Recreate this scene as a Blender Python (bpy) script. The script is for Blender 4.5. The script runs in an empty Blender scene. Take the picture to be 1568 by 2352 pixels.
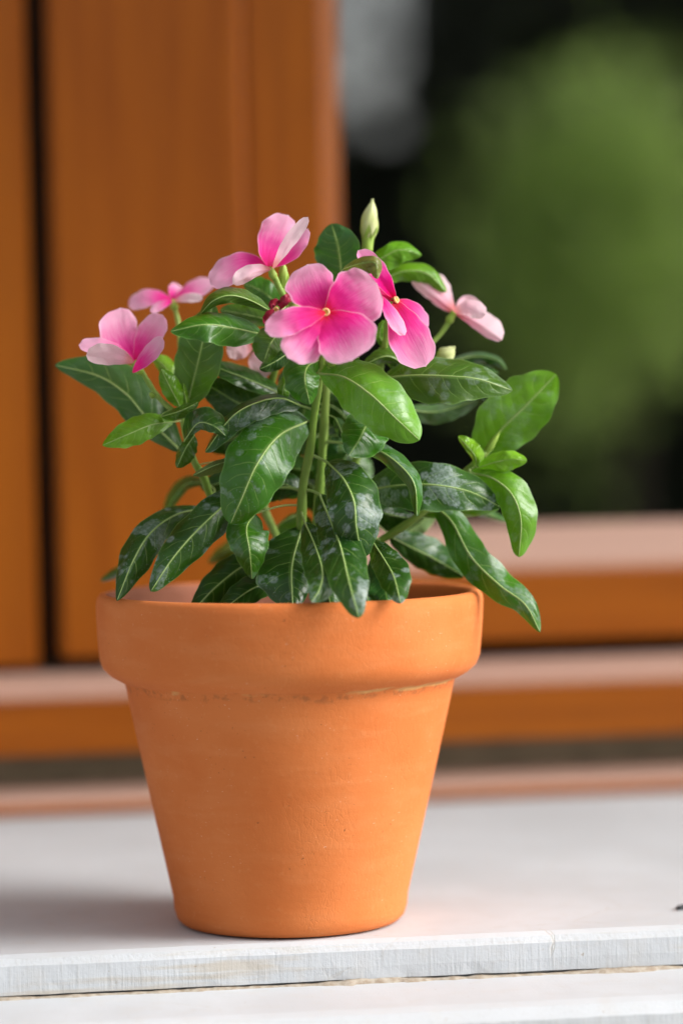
import bpy, bmesh, math, random
from mathutils import Vector, noise
random.seed(7)

# ------------------------------------------------------------------ camera
scn = bpy.context.scene
col = scn.collection
FPX, ZC = 6860.0, 1.09            # focal length in photo units, distance to the pot's axis
PSI, TH, RHO = math.radians(8.0), math.radians(2.22), 0.019
fwd = Vector((math.sin(PSI)*math.cos(TH), math.cos(PSI)*math.cos(TH), -math.sin(TH)))
r0 = Vector((math.cos(PSI), -math.sin(PSI), 0)); u0 = r0.cross(fwd)
rgt = r0*math.cos(RHO) - u0*math.sin(RHO)
upv = u0*math.cos(RHO) + r0*math.sin(RHO)
CAM = -(rgt*((668-784)/FPX*ZC) + upv*(-(2115-1176)/FPX*ZC) + fwd*ZC)
cd = bpy.data.cameras.new('camera'); cam = bpy.data.objects.new('camera', cd); col.objects.link(cam)
from mathutils import Matrix
cam.matrix_world = Matrix(((rgt.x, upv.x, -fwd.x, CAM.x), (rgt.y, upv.y, -fwd.y, CAM.y),
                           (rgt.z, upv.z, -fwd.z, CAM.z), (0, 0, 0, 1)))
cd.sensor_fit = 'HORIZONTAL'; cd.sensor_width = 24.0; cd.lens = 24.0*FPX/1568.0
cd.clip_start = 0.02; cd.clip_end = 200
cd.dof.use_dof = True; cd.dof.focus_distance = 1.045
cd.dof.aperture_fstop = (cd.lens/1000.0)/0.0315
cd.dof.aperture_blades = 9
scn.camera = cam

# ------------------------------------------------------------------ light
SUN_EL, SUN_AZ = math.radians(33), math.radians(108)   # azimuth clockwise from the view direction (+y)
w = bpy.data.worlds.new('World'); scn.world = w; w.use_nodes = True
wt = w.node_tree; wt.nodes.clear()
sky = wt.nodes.new('ShaderNodeTexSky'); sky.sky_type = 'NISHITA'; sky.sun_disc = False
sky.sun_elevation = SUN_EL; sky.sun_rotation = SUN_AZ; sky.air_density = 1.0; sky.dust_density = 4.0; sky.ozone_density = 1.0
hsv = wt.nodes.new('ShaderNodeHueSaturation'); hsv.inputs['Saturation'].default_value = 0.22   # thin overcast: nearly white sky
bg = wt.nodes.new('ShaderNodeBackground'); bg.inputs['Strength'].default_value = 0.145
wo = wt.nodes.new('ShaderNodeOutputWorld')
wt.links.new(sky.outputs[0], hsv.inputs['Color']); wt.links.new(hsv.outputs[0], bg.inputs[0]); wt.links.new(bg.outputs[0], wo.inputs[0])
sl = bpy.data.lights.new('sun', 'SUN'); sl.energy = 2.0; sl.angle = math.radians(30); sl.color = (1.0, 0.975, 0.945)
sun = bpy.data.objects.new('sun', sl); col.objects.link(sun)
sd = Vector((math.sin(SUN_AZ)*math.cos(SUN_EL), math.cos(SUN_AZ)*math.cos(SUN_EL), math.sin(SUN_EL)))
sun.rotation_euler = sd.to_track_quat('Z', 'Y').to_euler(); sun.location = sd*5
scn.view_settings.view_transform = 'Standard'; scn.view_settings.look = 'None'
scn.view_settings.gamma = 1; scn.view_settings.use_curve_mapping = False
scn.view_settings.exposure = 0.70

# ------------------------------------------------------------------ helpers
def U(x, y, z=0.0):
    """Where a point of the plant stands: photo column and row, z = centimetres in front of the pot's axis."""
    dep = ZC - z/100.0 - (2115-y)*(ZC/FPX)*math.sin(TH)
    return CAM + (rgt*((x-784)/FPX) - upv*((y-1176)/FPX) + fwd)*dep

def tag(o, label=None, cat=None, group=None, kind=None):
    if label: o['label'] = label
    if cat: o['category'] = cat
    if group: o['group'] = group
    if kind: o['kind'] = kind
    return o

def mesh_obj(name, verts, faces, mat, parent=None, smooth=True, uvs=None):
    me = bpy.data.meshes.new(name); me.from_pydata([tuple(v) for v in verts], [], faces); me.update()
    if uvs is not None:
        l = me.uv_layers.new(name='UVMap')
        for lp in me.loops: l.data[lp.index].uv = uvs[lp.vertex_index]
    if smooth: me.polygons.foreach_set('use_smooth', [True]*len(me.polygons))
    o = bpy.data.objects.new(name, me); col.objects.link(o)
    if mat: me.materials.append(mat)
    if parent: o.parent = parent
    return o

def empty(name, loc=(0, 0, 0)):
    e = bpy.data.objects.new(name, None); col.objects.link(e); e.location = loc; e.empty_display_size = 0.02
    return e

def spline(pts, n):
    """Catmull-Rom through pts (tuples), n+1 samples evenly spaced along it."""
    P = [Vector(p) for p in pts]
    P = [P[0]*2-P[1]] + P + [P[-1]*2-P[-2]]
    raw = []
    for i in range(1, len(P)-2):
        for k in range(16):
            t = k/16; a, b, c, d = P[i-1], P[i], P[i+1], P[i+2]
            raw.append(0.5*((2*b)+(c-a)*t+(2*a-5*b+4*c-d)*t*t+(3*b-a-3*c+d)*t**3))
    raw.append(P[-2].copy())
    L = [0]
    for i in range(1, len(raw)): L.append(L[-1]+(raw[i]-raw[i-1]).length)
    out = []; j = 0
    for k in range(n+1):
        s = L[-1]*k/n
        while j < len(L)-2 and L[j+1] < s: j += 1
        f = (s-L[j])/max(1e-9, L[j+1]-L[j]); out.append(raw[j].lerp(raw[j+1], min(1, max(0, f))))
    return out

def tube_data(path, rad, sides=8, cap=True):
    n = len(path); V = []; Fc = []
    t0 = (path[1]-path[0]).normalized(); nrm = t0.orthogonal().normalized()
    for i, p in enumerate(path):
        t = (path[min(n-1, i+1)]-path[max(0, i-1)]).normalized()
        nrm = (nrm - t*nrm.dot(t)).normalized(); b = t.cross(nrm)
        r = rad(i/(n-1)) if callable(rad) else rad
        for k in range(sides):
            a = 2*math.pi*k/sides; V.append(p + (nrm*math.cos(a)+b*math.sin(a))*r)
    for i in range(n-1):
        for k in range(sides):
            a = i*sides+k; b2 = i*sides+(k+1) % sides
            Fc.append((a, b2, b2+sides, a+sides))
    if cap:
        Fc.append(tuple(range(sides-1, -1, -1))); Fc.append(tuple(range((n-1)*sides, n*sides)))
    return V, Fc

def extrude_profile(name, prof, x0, x1, mat, parent=None, axis='x', nseg=1, bevel=0.0008):
    """Closed profile ((a, b) points) extruded along x (a=y, b=z) or along z (a=x, b=y)."""
    V = []; n = len(prof)
    for s in (x0, x1):
        for a, b in prof: V.append((s, a, b) if axis == 'x' else (a, b, s))
    Fc = [(i, (i+1) % n, n+(i+1) % n, n+i) for i in range(n)] + [tuple(range(n-1, -1, -1)), tuple(range(n, 2*n))]
    o = mesh_obj(name, V, Fc, mat, parent, smooth=False)
    bm = bmesh.new(); bm.from_mesh(o.data); bmesh.ops.recalc_face_normals(bm, faces=bm.faces)
    if bevel:
        bmesh.ops.bevel(bm, geom=list(bm.edges), offset=bevel, segments=2, affect='EDGES', clamp_overlap=True)
    bm.to_mesh(o.data); bm.free()
    return o

# ------------------------------------------------------------------ materials
class NT:
    def __init__(self, name):
        self.m = bpy.data.materials.new(name); self.m.use_nodes = True
        self.t = self.m.node_tree; self.t.nodes.clear()
        self.out = self.t.nodes.new('ShaderNodeOutputMaterial')
    def n(self, typ, **kw):
        nd = self.t.nodes.new('ShaderNode'+typ)
        for k, v in kw.items():
            if k.startswith('_'): setattr(nd, k[1:], v)
            else: self.s(nd, k, v)
        return nd
    def s(self, nd, k, v):
        key = k.replace('__', ' ') if isinstance(k, str) else k
        i = nd.inputs[key]
        if hasattr(v, 'is_output') or isinstance(v, bpy.types.NodeSocket): self.t.links.new(v, i)
        else: i.default_value = v
    def m_(self, op, a, b=None, c=None):
        nd = self.t.nodes.new('ShaderNodeMath'); nd.operation = op
        for k, v in enumerate((a, b, c)):
            if v is not None: self.s(nd, k, v)
        return nd.outputs[0]
    def ss(self, x, lo, hi, a=0.0, b=1.0):
        nd = self.t.nodes.new('ShaderNodeMapRange'); nd.interpolation_type = 'SMOOTHSTEP'
        for k, v in enumerate((x, lo, hi, a, b)): self.s(nd, k, v)
        return nd.outputs[0]
    def mix(self, f, a, b, mode='MIX'):
        nd = self.t.nodes.new('ShaderNodeMix'); nd.data_type = 'RGBA'; nd.blend_type = mode
        self.s(nd, 0, f); self.s(nd, 6, a); self.s(nd, 7, b); return nd.outputs[2]
    def noise(self, vec, scale, detail=3, rough=0.55):
        return self.n('TexNoise', Vector=vec, Scale=scale, Detail=detail, Roughness=rough).outputs[0]
    def mapping(self, vec, scale=(1, 1, 1), rot=(0, 0, 0), loc=(0, 0, 0)):
        return self.n('Mapping', Vector=vec, Scale=scale, Rotation=rot, Location=loc).outputs[0]
    def bump(self, h, strength, dist, nrm=None):
        b = self.n('Bump', Height=h, Strength=strength, Distance=dist)
        if nrm is not None: self.s(b, 'Normal', nrm)
        return b.outputs[0]
    def end(self, sh):
        self.t.links.new(sh, self.out.inputs[0]); return self.m

def rgb(r, g, b): return (r, g, b, 1.0)

def mat_leaf():
    T = NT('leaf_green')
    uv = T.n('UVMap').outputs[0]; sep = T.n('SeparateXYZ', Vector=uv)
    u = sep.outputs[0]; v = T.m_('MULTIPLY', T.m_('SUBTRACT', sep.outputs[1], 0.5), 2.0)
    av = T.m_('ABSOLUTE', v)
    obj = T.n('TexCoord').outputs['Object']
    info = T.n('ObjectInfo'); tone = info.outputs['Color']; spots = info.outputs['Alpha']
    wob = T.m_('MULTIPLY', T.m_('SUBTRACT', T.noise(obj, 70), 0.5), 0.10)
    side = T.m_('MULTIPLY', T.m_('SIGN', v), 0.022)
    s = T.m_('ADD', T.m_('ADD', T.m_('SUBTRACT', u, T.m_('MULTIPLY', T.m_('POWER', av, 1.5), 0.20)), wob), side)
    rnd = info.outputs['Random']
    fr = T.m_('FRACT', T.m_('ADD', T.m_('MULTIPLY', s, T.m_('ADD', 7.0, T.m_('MULTIPLY', rnd, 3.0))), T.m_('MULTIPLY', rnd, 7.3)))
    dd = T.m_('ABSOLUTE', T.m_('SUBTRACT', fr, 0.5))           # 0 on the vein
    vein = T.ss(dd, 0.0, 0.06, 1.0, 0.0)
    fade = T.m_('MULTIPLY', T.ss(av, 0.55, 0.9, 1.0, 0.0), T.ss(u, 0.9, 0.97, 1.0, 0.0))
    vein = T.m_('MULTIPLY', T.m_('MULTIPLY', vein, fade), T.ss(T.noise(obj, 110, 2), 0.32, 0.6, 0.25, 1.0))
    midv = T.ss(av, 0.03, 0.11, 1.0, 0.0)
    n1 = T.noise(obj, 55, 4); n2 = T.noise(obj, 260, 3)
    base = T.mix(T.ss(n1, 0.35, 0.7), tone, T.mix(0.45, tone, rgb(0.055, 0.16, 0.016)))
    base = T.mix(T.m_('MULTIPLY', T.ss(n2, 0.4, 0.75), 0.25), base, T.mix(0.5, base, rgb(0.0, 0.02, 0.0)))
    vc = T.mix(0.55, base, rgb(0.34, 0.50, 0.14))
    base = T.mix(T.m_('MULTIPLY', vein, 0.72), base, vc)
    base = T.mix(T.m_('MULTIPLY', midv, 0.55), base, rgb(0.20, 0.36, 0.07))
    edge = T.m_('MULTIPLY', T.ss(av, 0.93, 0.99), 0.35)
    base = T.mix(edge, base, rgb(0.24, 0.40, 0.12))
    # dried lime marks of watering
    vo = T.n('TexVoronoi', Vector=obj, Scale=165.0, Randomness=1.0)
    cell = T.n('SeparateColor', Color=vo.outputs['Color'])
    drop = T.m_('MULTIPLY', T.ss(vo.outputs['Distance'], 0.20, 0.36, 1.0, 0.0), T.ss(cell.outputs[0], 0.40, 0.45))
    big = T.m_('MULTIPLY', T.ss(T.noise(obj, 78, 5, 0.6), 0.535, 0.575), 0.8)
    speck = T.ss(T.noise(obj, 1500, 2), 0.62, 0.72)
    grain = T.ss(T.noise(obj, 900, 3), 0.3, 0.75, 0.25, 1.0)
    sp = T.m_('MAXIMUM', drop, big)
    sp = T.m_('MAXIMUM', T.m_('MULTIPLY', sp, grain), T.m_('MULTIPLY', speck, T.ss(T.noise(obj, 60, 2), 0.45, 0.65)))
    sp = T.m_('MULTIPLY', T.m_('MULTIPLY', sp, spots), 0.85, None)
    top = T.mix(sp, base, rgb(0.36, 0.44, 0.43))
    under = T.mix(0.62, base, rgb(0.20, 0.29, 0.10))
    back = T.n('NewGeometry').outputs['Backfacing']
    colr = T.mix(back, top, under)
    hgt = T.m_('SUBTRACT', T.m_('MULTIPLY', T.m_('POWER', T.m_('MULTIPLY', dd, 2.0), 0.7), fade), T.m_('MULTIPLY', vein, 0.5))
    nb = T.bump(hgt, 0.20, 0.0006)
    nb = T.bump(T.noise(obj, 130, 3), 0.35, 0.0012, nb)
    nb = T.bump(T.noise(obj, 1300, 2), 0.22, 0.0003, nb)
    rough = T.m_('ADD', T.m_('MULTIPLY', n1, 0.16), T.m_('MULTIPLY', sp, 0.25)); rough = T.m_('ADD', rough, 0.22)
    rough = T.m_('ADD', rough, T.m_('MULTIPLY', back, 0.25))
    p = T.n('BsdfPrincipled', Base__Color=colr, Roughness=rough, Normal=nb); p.inputs['Specular IOR Level'].default_value = 0.42
    tr = T.n('BsdfTranslucent', Color=T.mix(0.5, T.mix(1.0, base, rgb(1.6, 1.9, 0.9), 'MULTIPLY'), rgb(0.10, 0.24, 0.008)), Normal=nb)
    mx = T.n('MixShader', Fac=0.24); T.s(mx, 1, p.outputs[0]); T.s(mx, 2, tr.outputs[0])
    return T.end(mx.outputs[0])

def mat_petal():
    T = NT('petal_pink')
    uv = T.n('UVMap').outputs[0]; sep = T.n('SeparateXYZ', Vector=uv)
    u = sep.outputs[0]; v = T.m_('MULTIPLY', T.m_('SUBTRACT', sep.outputs[1], 0.5), 2.0)
    info = T.n('ObjectInfo'); tone = info.outputs['Color']; pale = info.outputs['Alpha']
    obj = T.n('TexCoord').outputs['Object']
    ang = T.n('CombineXYZ', X=T.m_('MULTIPLY', v, 7.0), Y=T.m_('MULTIPLY', u, 1.6), Z=T.m_('MULTIPLY', info.outputs['Random'], 50.0)).outputs[0]
    streak = T.m_('SUBTRACT', T.noise(ang, 2.2, 4), 0.5)
    fine = T.m_('SUBTRACT', T.noise(T.mapping(ang, (4, 1.2, 1)), 2.6, 3), 0.5)
    uu = T.m_('ADD', u, T.m_('MULTIPLY', T.m_('ADD', streak, T.m_('MULTIPLY', fine, 0.7)), 0.32))
    uu = T.m_('ADD', uu, T.m_('MULTIPLY', T.m_('MULTIPLY', v, v), 0.10))
    uu = T.m_('ADD', uu, T.m_('MULTIPLY', pale, 0.36))
    cr = T.n('ValToRGB', Fac=uu); e = cr.color_ramp.elements
    e[0].position = 0.03; e[0].color = rgb(0.62, 0.0, 0.035)
    e[1].position = 1.0; e[1].color = rgb(0.95, 0.47, 0.68)
    for pos, c in ((0.10, (0.82, 0.0, 0.06)), (0.18, (0.84, 0.0, 0.20)), (0.40, (0.87, 0.010, 0.30)), (0.57, (0.91, 0.10, 0.42)), (0.74, (0.95, 0.28, 0.56))):
        k = e.new(pos); k.color = rgb(*c)
    c = T.mix(1.0, cr.outputs[0], tone, 'MULTIPLY')
    c = T.mix(T.m_('MULTIPLY', T.m_('MAXIMUM', T.ss(T.m_('ABSOLUTE', v), 0.90, 0.99), T.ss(u, 0.955, 0.99)), 0.45), c, rgb(0.95, 0.70, 0.80))
    under = T.mix(T.ss(u, 0.05, 0.3), rgb(0.80, 0.30, 0.30), T.mix(0.3, rgb(0.93, 0.80, 0.80), c))
    back = T.n('NewGeometry').outputs['Backfacing']
    c = T.mix(back, c, under)
    nb = T.bump(T.noise(T.mapping(ang, (3, .8, 1)), 2.0, 3), 0.35, 0.0008)
    nb = T.bump(T.noise(obj, 1800, 2), 0.12, 0.0003, nb)
    p = T.n('BsdfPrincipled', Base__Color=c, Roughness=0.55, Normal=nb)
    p.inputs['Sheen Weight'].default_value = 0.15; p.inputs['Specular IOR Level'].default_value = 0.3
    tr = T.n('BsdfTranslucent', Color=c, Normal=nb)
    mx = T.n('MixShader', Fac=0.48); T.s(mx, 1, p.outputs[0]); T.s(mx, 2, tr.outputs[0])
    return T.end(mx.outputs[0])

def mat_simple(name, c1, c2, scale=80, rough=0.5, bumpd=0.0003, transl=0.0, stretch=(1, 1, 1), spec=0.4):
    T = NT(name); obj = T.mapping(T.n('TexCoord').outputs['Object'], stretch)
    n1 = T.noise(obj, scale, 4)
    c = T.mix(T.ss(n1, 0.3, 0.7), rgb(*c1), rgb(*c2))
    nb = T.bump(T.noise(obj, scale*6, 3), 0.3, bumpd)
    p = T.n('BsdfPrincipled', Base__Color=c, Roughness=rough, Normal=nb); p.inputs['Specular IOR Level'].default_value = spec
    sh = p.outputs[0]
    if transl:
        tr = T.n('BsdfTranslucent', Color=c); mx = T.n('MixShader', Fac=transl)
        T.s(mx, 1, sh); T.s(mx, 2, tr.outputs[0]); sh = mx.outputs[0]
    return T.end(sh)

def mat_terracotta():
    T = NT('terracotta'); obj = T.n('TexCoord').outputs['Object']; sep = T.n('SeparateXYZ', Vector=obj)
    z = sep.outputs[2]
    n1 = T.noise(obj, 22, 4); n2 = T.noise(T.mapping(obj, (1, 1, 5)), 40, 4); n3 = T.noise(obj, 420, 4)
    c = T.mix(T.ss(n1, 0.3, 0.72), rgb(0.59, 0.160, 0.040), rgb(0.65, 0.200, 0.058))
    c = T.mix(T.m_('MULTIPLY', T.ss(n2, 0.45, 0.75), 0.3), c, rgb(0.68, 0.245, 0.088))
    c = T.mix(T.m_('MULTIPLY', T.ss(n3, 0.58, 0.75), 0.18), c, rgb(0.72, 0.32, 0.13))
    pits = T.m_('MULTIPLY', T.ss(T.noise(obj, 900, 2), 0.68, 0.74), T.ss(T.noise(obj, 70, 2), 0.5, 0.62))
    c = T.mix(T.m_('MULTIPLY', pits, 0.7), c, rgb(0.14, 0.05, 0.02))
    # lime streak in the joint; shade under the rim painted as a dark band
    zz = T.m_('ADD', z, T.m_('MULTIPLY', T.m_('SUBTRACT', T.noise(T.mapping(obj, (1, 1, 0.2)), 60, 3), 0.5), 0.004))
    band = T.m_('MULTIPLY', T.ss(T.m_('ABSOLUTE', T.m_('SUBTRACT', zz, 0.0884)), 0.0003, 0.0012, 1.0, 0.0), T.ss(T.noise(T.mapping(obj, (1, 1, 2)), 36, 4), 0.50, 0.60))
    c = T.mix(T.m_('MULTIPLY', band, 0.75), c, rgb(0.66, 0.40, 0.16))
    rim_shade = T.m_('MULTIPLY', T.ss(T.m_('ABSOLUTE', T.m_('SUBTRACT', zz, 0.0870)), 0.0004, 0.0022, 1.0, 0.0), T.ss(T.noise(obj, 330, 4), 0.48, 0.66))
    c = T.mix(T.m_('MULTIPLY', rim_shade, 0.38), c, rgb(0.17, 0.07, 0.035))
    sc = T.m_('MULTIPLY', T.ss(T.noise(T.mapping(obj, (1, 1, 2.2)), 700, 1), 0.735, 0.76), T.ss(T.noise(obj, 45, 2), 0.48, 0.6))
    c = T.mix(T.m_('MULTIPLY', sc, 0.35), c, rgb(0.80, 0.62, 0.46))
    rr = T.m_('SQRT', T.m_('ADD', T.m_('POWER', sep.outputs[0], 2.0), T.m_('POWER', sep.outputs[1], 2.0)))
    ins = T.m_('MULTIPLY', T.ss(rr, 0.0640, 0.0655, 1.0, 0.0), T.ss(z, 0.0995, 0.1005))      # inner wall: earth stain, with shade darkened into the colour
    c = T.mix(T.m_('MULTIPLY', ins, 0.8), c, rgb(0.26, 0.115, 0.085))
    cr = T.n('TexVoronoi', Vector=T.mapping(obj, (1, 1, 0.4)), Scale=620.0); cr.feature = 'DISTANCE_TO_EDGE'
    crk = T.m_('MULTIPLY', T.ss(cr.outputs['Distance'], 0.0, 0.10, 0.0, 1.0), 1.0)
    msk = T.ss(T.noise(obj, 38, 3), 0.42, 0.62)
    h = T.mix(msk, rgb(1, 1, 1), crk)
    nb = T.bump(h, 0.22, 0.00025)
    nb = T.bump(n3, 0.30, 0.0005, nb); nb = T.bump(T.noise(obj, 2200, 2), 0.25, 0.0002, nb)
    nb = T.bump(T.noise(T.mapping(obj, (1, 1, 9)), 26, 3), 0.25, 0.0006, nb)
    p = T.n('BsdfPrincipled', Base__Color=c, Roughness=0.8, Normal=nb); p.inputs['Specular IOR Level'].default_value = 0.15
    return T.end(p.outputs[0])

def mat_wood(name, c1, c2, along):
    T = NT(name); obj = T.n('TexCoord').outputs['Object']
    st = {'x': (0.05, 1, 1), 'z': (1, 1, 0.05)}[along]
    g = T.noise(T.mapping(obj, st), 130, 5, 0.6); big = T.noise(T.mapping(obj, tuple(max(s, .25) for s in st)), 9, 3)
    fine = T.noise(T.mapping(obj, st), 700, 3)
    c = T.mix(T.ss(g, 0.3, 0.75), rgb(*c1), rgb(*c2))
    c = T.mix(T.m_('MULTIPLY', T.ss(big, 0.35, 0.7), 0.5), c, T.mix(0.5, c, rgb(0.40, 0.12, 0.004)))
    c = T.mix(T.m_('MULTIPLY', T.ss(fine, 0.55, 0.8), 0.4), c, rgb(0.10, 0.03, 0.006))
    up = T.n('SeparateXYZ', Vector=T.n('NewGeometry').outputs['Normal']).outputs[2]      # weathered, dusty tops
    c = T.mix(T.m_('MULTIPLY', T.ss(up, 0.35, 0.75), 0.68), c, rgb(0.62, 0.44, 0.37))
    nb = T.bump(g, 0.12, 0.0006); nb = T.bump(fine, 0.1, 0.0003, nb)
    p = T.n('BsdfPrincipled', Base__Color=c, Roughness=0.42, Normal=nb)
    p.inputs['Coat Weight'].default_value = 0.06; p.inputs['Specular IOR Level'].default_value = 0.22; p.inputs['Coat Roughness'].default_value = 0.28
    return T.end(p.outputs[0])

def mat_stone(name, saw, dark=0.0):
    T = NT(name); obj = T.n('TexCoord').outputs['Object']; sep = T.n('SeparateXYZ', Vector=obj)
    geo = T.n('NewGeometry'); ns = T.n('SeparateXYZ', Vector=geo.outputs['Normal'])
    n1 = T.noise(obj, 16, 5); n2 = T.noise(obj, 120, 4); n3 = T.noise(obj, 900, 3)
    c = T.mix(T.ss(n1, 0.35, 0.7), rgb(0.50, 0.522, 0.542), rgb(0.555, 0.582, 0.607))
    c = T.mix(T.m_('MULTIPLY', T.ss(n2, 0.5, 0.75), 0.25), c, rgb(0.50, 0.47, 0.43))
    c = T.mix(T.m_('MULTIPLY', T.ss(n3, 0.6, 0.75), 0.25), c, rgb(0.44, 0.42, 0.39))
    # beige stains running along the bed of the slab (mostly on the cut front)
    sv = T.noise(T.mapping(obj, (0.10, 1, 1.6)), 120, 5, 0.6)
    front = T.ss(T.m_('MULTIPLY', ns.outputs[1], -1.0), 0.4, 0.8)
    c = T.mix(T.m_('MULTIPLY', T.m_('MULTIPLY', T.ss(sv, 0.52, 0.68), front), 0.6), c, rgb(0.47, 0.40, 0.30))
    sm = T.noise(T.mapping(obj, (1, 1, 0.05), (0, 0.35, 0)), 900, 3)
    c = T.mix(T.m_('MULTIPLY', T.m_('MULTIPLY', T.ss(sm, 0.5, 0.72), front), 0.30), c, rgb(0.38, 0.37, 0.355))
    speck = T.m_('MULTIPLY', T.ss(T.noise(obj, 420, 2), 0.71, 0.75), T.ss(T.noise(obj, 40, 2), 0.5, 0.6))
    c = T.mix(T.m_('MULTIPLY', speck, 0.7), c, rgb(0.30, 0.22, 0.14))
    vr = T.n('TexVoronoi', Vector=T.mapping(obj, (1, 1.4, 1)), Scale=26.0); vr.feature = 'DISTANCE_TO_EDGE'
    wv = T.m_('ADD', vr.outputs['Distance'], T.m_('MULTIPLY', T.m_('SUBTRACT', n2, 0.5), 0.10))
    crack = T.m_('MULTIPLY', T.ss(T.m_('ABSOLUTE', wv), 0.0, 0.012, 1.0, 0.0), T.ss(T.noise(obj, 14, 2), 0.55, 0.63))
    c = T.mix(T.m_('MULTIPLY', crack, 0.45), c, rgb(0.42, 0.36, 0.28))
    nb = T.bump(n3, 0.25, 0.0004); nb = T.bump(T.m_('MULTIPLY', sm, front), saw, 0.0005, nb)
    nb = T.bump(T.noise(T.mapping(obj, (0.15, 1, 1), (0, 0, 0.5)), 500, 3), 0.18, 0.0004, nb)
    nb = T.bump(T.m_('SUBTRACT', 1.0, crack), 0.4, 0.0003, nb)
    p = T.n('BsdfPrincipled', Base__Color=c, Roughness=0.62, Normal=nb); p.inputs['Specular IOR Level'].default_value = 0.35
    return T.end(p.outputs[0])

def mat_glass():
    T = NT('window_glass')
    fr = T.n('Fresnel', IOR=3.3)                       # double glazing mirrors about a fifth of the light
    gl = T.n('BsdfGlossy', Color=rgb(1, 1, 1), Roughness=0.0)
    tp = T.n('BsdfTransparent', Color=rgb(0.86, 0.88, 0.86))
    mx = T.n('MixShader', Fac=fr.outputs[0]); T.s(mx, 1, tp.outputs[0]); T.s(mx, 2, gl.outputs[0])
    return T.end(mx.outputs[0])

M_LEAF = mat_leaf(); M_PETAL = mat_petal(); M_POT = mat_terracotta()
M_STEM = mat_simple('stem_green', (0.20, 0.34, 0.045), (0.30, 0.44, 0.09), 120, 0.5, 0.0003, 0.12, (1, 1, 0.2))
M_RIB = mat_simple('midrib_pale_green', (0.36, 0.52, 0.15), (0.44, 0.58, 0.22), 200, 0.45, 0.0002, 0.15)
M_BUD = mat_simple('bud_yellow_green', (0.55, 0.62, 0.22), (0.66, 0.70, 0.36), 160, 0.5, 0.0003, 0.2)
M_CALYX = mat_simple('calyx_green', (0.30, 0.46, 0.06), (0.36, 0.52, 0.10), 200, 0.5, 0.0003, 0.15)
M_EYE = mat_simple('flower_eye', (0.90, 0.38, 0.14), (0.92, 0.55, 0.30), 900, 0.5, 0.0002, 0.1)
M_THROAT = mat_simple('flower_throat', (0.45, 0.30, 0.02), (0.55, 0.36, 0.03), 900, 0.6, 0.0002)
M_WILT = mat_simple('wilted_petal', (0.20, 0.004, 0.02), (0.34, 0.01, 0.05), 300, 0.5, 0.0006, 0.1)
M_SOIL = mat_simple('potting_soil', (0.012, 0.008, 0.005), (0.03, 0.02, 0.013), 300, 0.95, 0.002)
M_WOODX = mat_wood('stained_wood_lying', (0.240, 0.056, 0.0014), (0.33, 0.085, 0.003), 'x')
M_WOODZ = mat_wood('stained_wood_standing', (0.240, 0.056, 0.0014), (0.33, 0.085, 0.003), 'z')
M_DARK = mat_simple('rebate_dark', (0.028, 0.020, 0.010), (0.042, 0.032, 0.016), 60, 0.7)
M_SEAL = mat_simple('rubber_seal', (0.10, 0.085, 0.05), (0.14, 0.115, 0.07), 60, 0.6)
M_SILL = mat_stone('sill_stone', 0.35); M_GLASS = mat_glass()
M_MORTAR = mat_simple('mortar', (0.45, 0.40, 0.33), (0.30, 0.235, 0.17), 420, 0.9, 0.001)

# ------------------------------------------------------------------ setting: stone sill in two steps
def sill_strip(name, prof, label=None):
    """Stone step: profile (y, z) swept along x with slightly uneven arrises."""
    xs = [-0.9+2.2*i/440 for i in range(441)]; n = len(prof); V = []; Fc = []
    for i, x in enumerate(xs):
        for j, (y, z, a) in enumerate(prof):
            d = a*(noise.noise(Vector((x*60, j*3.1, 0)))*0.6 + noise.noise(Vector((x*220, j*7.7, 3)))*0.4)
            V.append((x, y+d, z+d*0.7))
    for i in range(len(xs)-1):
        for j in range(n-1):
            a = i*n+j; Fc.append((a, a+n, a+n+1, a+1))
    Fc.append(tuple(range(n))); Fc.append(tuple(range((len(xs)-1)*n+n-1, (len(xs)-1)*n-1, -1)))
    o = mesh_obj(name, V, Fc, M_SILL, None, smooth=False)
    bm = bmesh.new(); bm.from_mesh(o.data); bmesh.ops.recalc_face_normals(bm, faces=bm.faces); bm.to_mesh(o.data); bm.free()
    return tag(o, kind='structure')
sill = sill_strip('window_sill', [(0.36, -0.0145, 0), (0.36, 0.0, 0), (0.20, 0.0, 0), (0.05, 0.0, 0), (-0.0425, 0.0, .0002), (-0.0450, -0.0012, .0003), (-0.0465, -0.0036, .0004), (-0.0468, -0.009, .0003), (-0.0466, -0.0136, .0005), (-0.044, -0.0145, 0)])
step = sill_strip('lower_step', [(0.36, -0.30, 0), (0.36, -0.0149, 0), (-0.03, -0.0149, 0), (-0.0905, -0.0149, .0003), (-0.0950, -0.0160, .0003), (-0.0995, -0.0195, .0005), (-0.1005, -0.03, .0004), (-0.101, -0.10, 0), (-0.101, -0.30, 0)])
# crumbly mortar bead in the corner between the two steps
V, Fc = [], []
N = 520
for i in range(N):
    x = -0.35+0.85*i/(N-1); k = 0.25+1.5*max(0, noise.noise(Vector((x*22, 1, 0))))+0.5*abs(noise.noise(Vector((x*90, 4, 0))))+0.25*noise.noise(Vector((x*240, 2, 0)))
    k = max(0.06, k); h = 0.0013*k; d = 0.0042*k*(1.0 if noise.noise(Vector((x*25, 9, 0))) > -0.1 else 0.4)
    V += [(x, -0.0462, -0.0152), (x, -0.0462, -0.0146+h), (x, -0.0469-d*0.45, -0.0148+h*0.75), (x, -0.0471-d, -0.0152)]
for i in range(N-1):
    for j in range(3): a = i*4+j; Fc.append((a, a+1, a+5, a+4))
tag(mesh_obj('mortar_joint', V, Fc, M_MORTAR), kind='structure')
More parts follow.
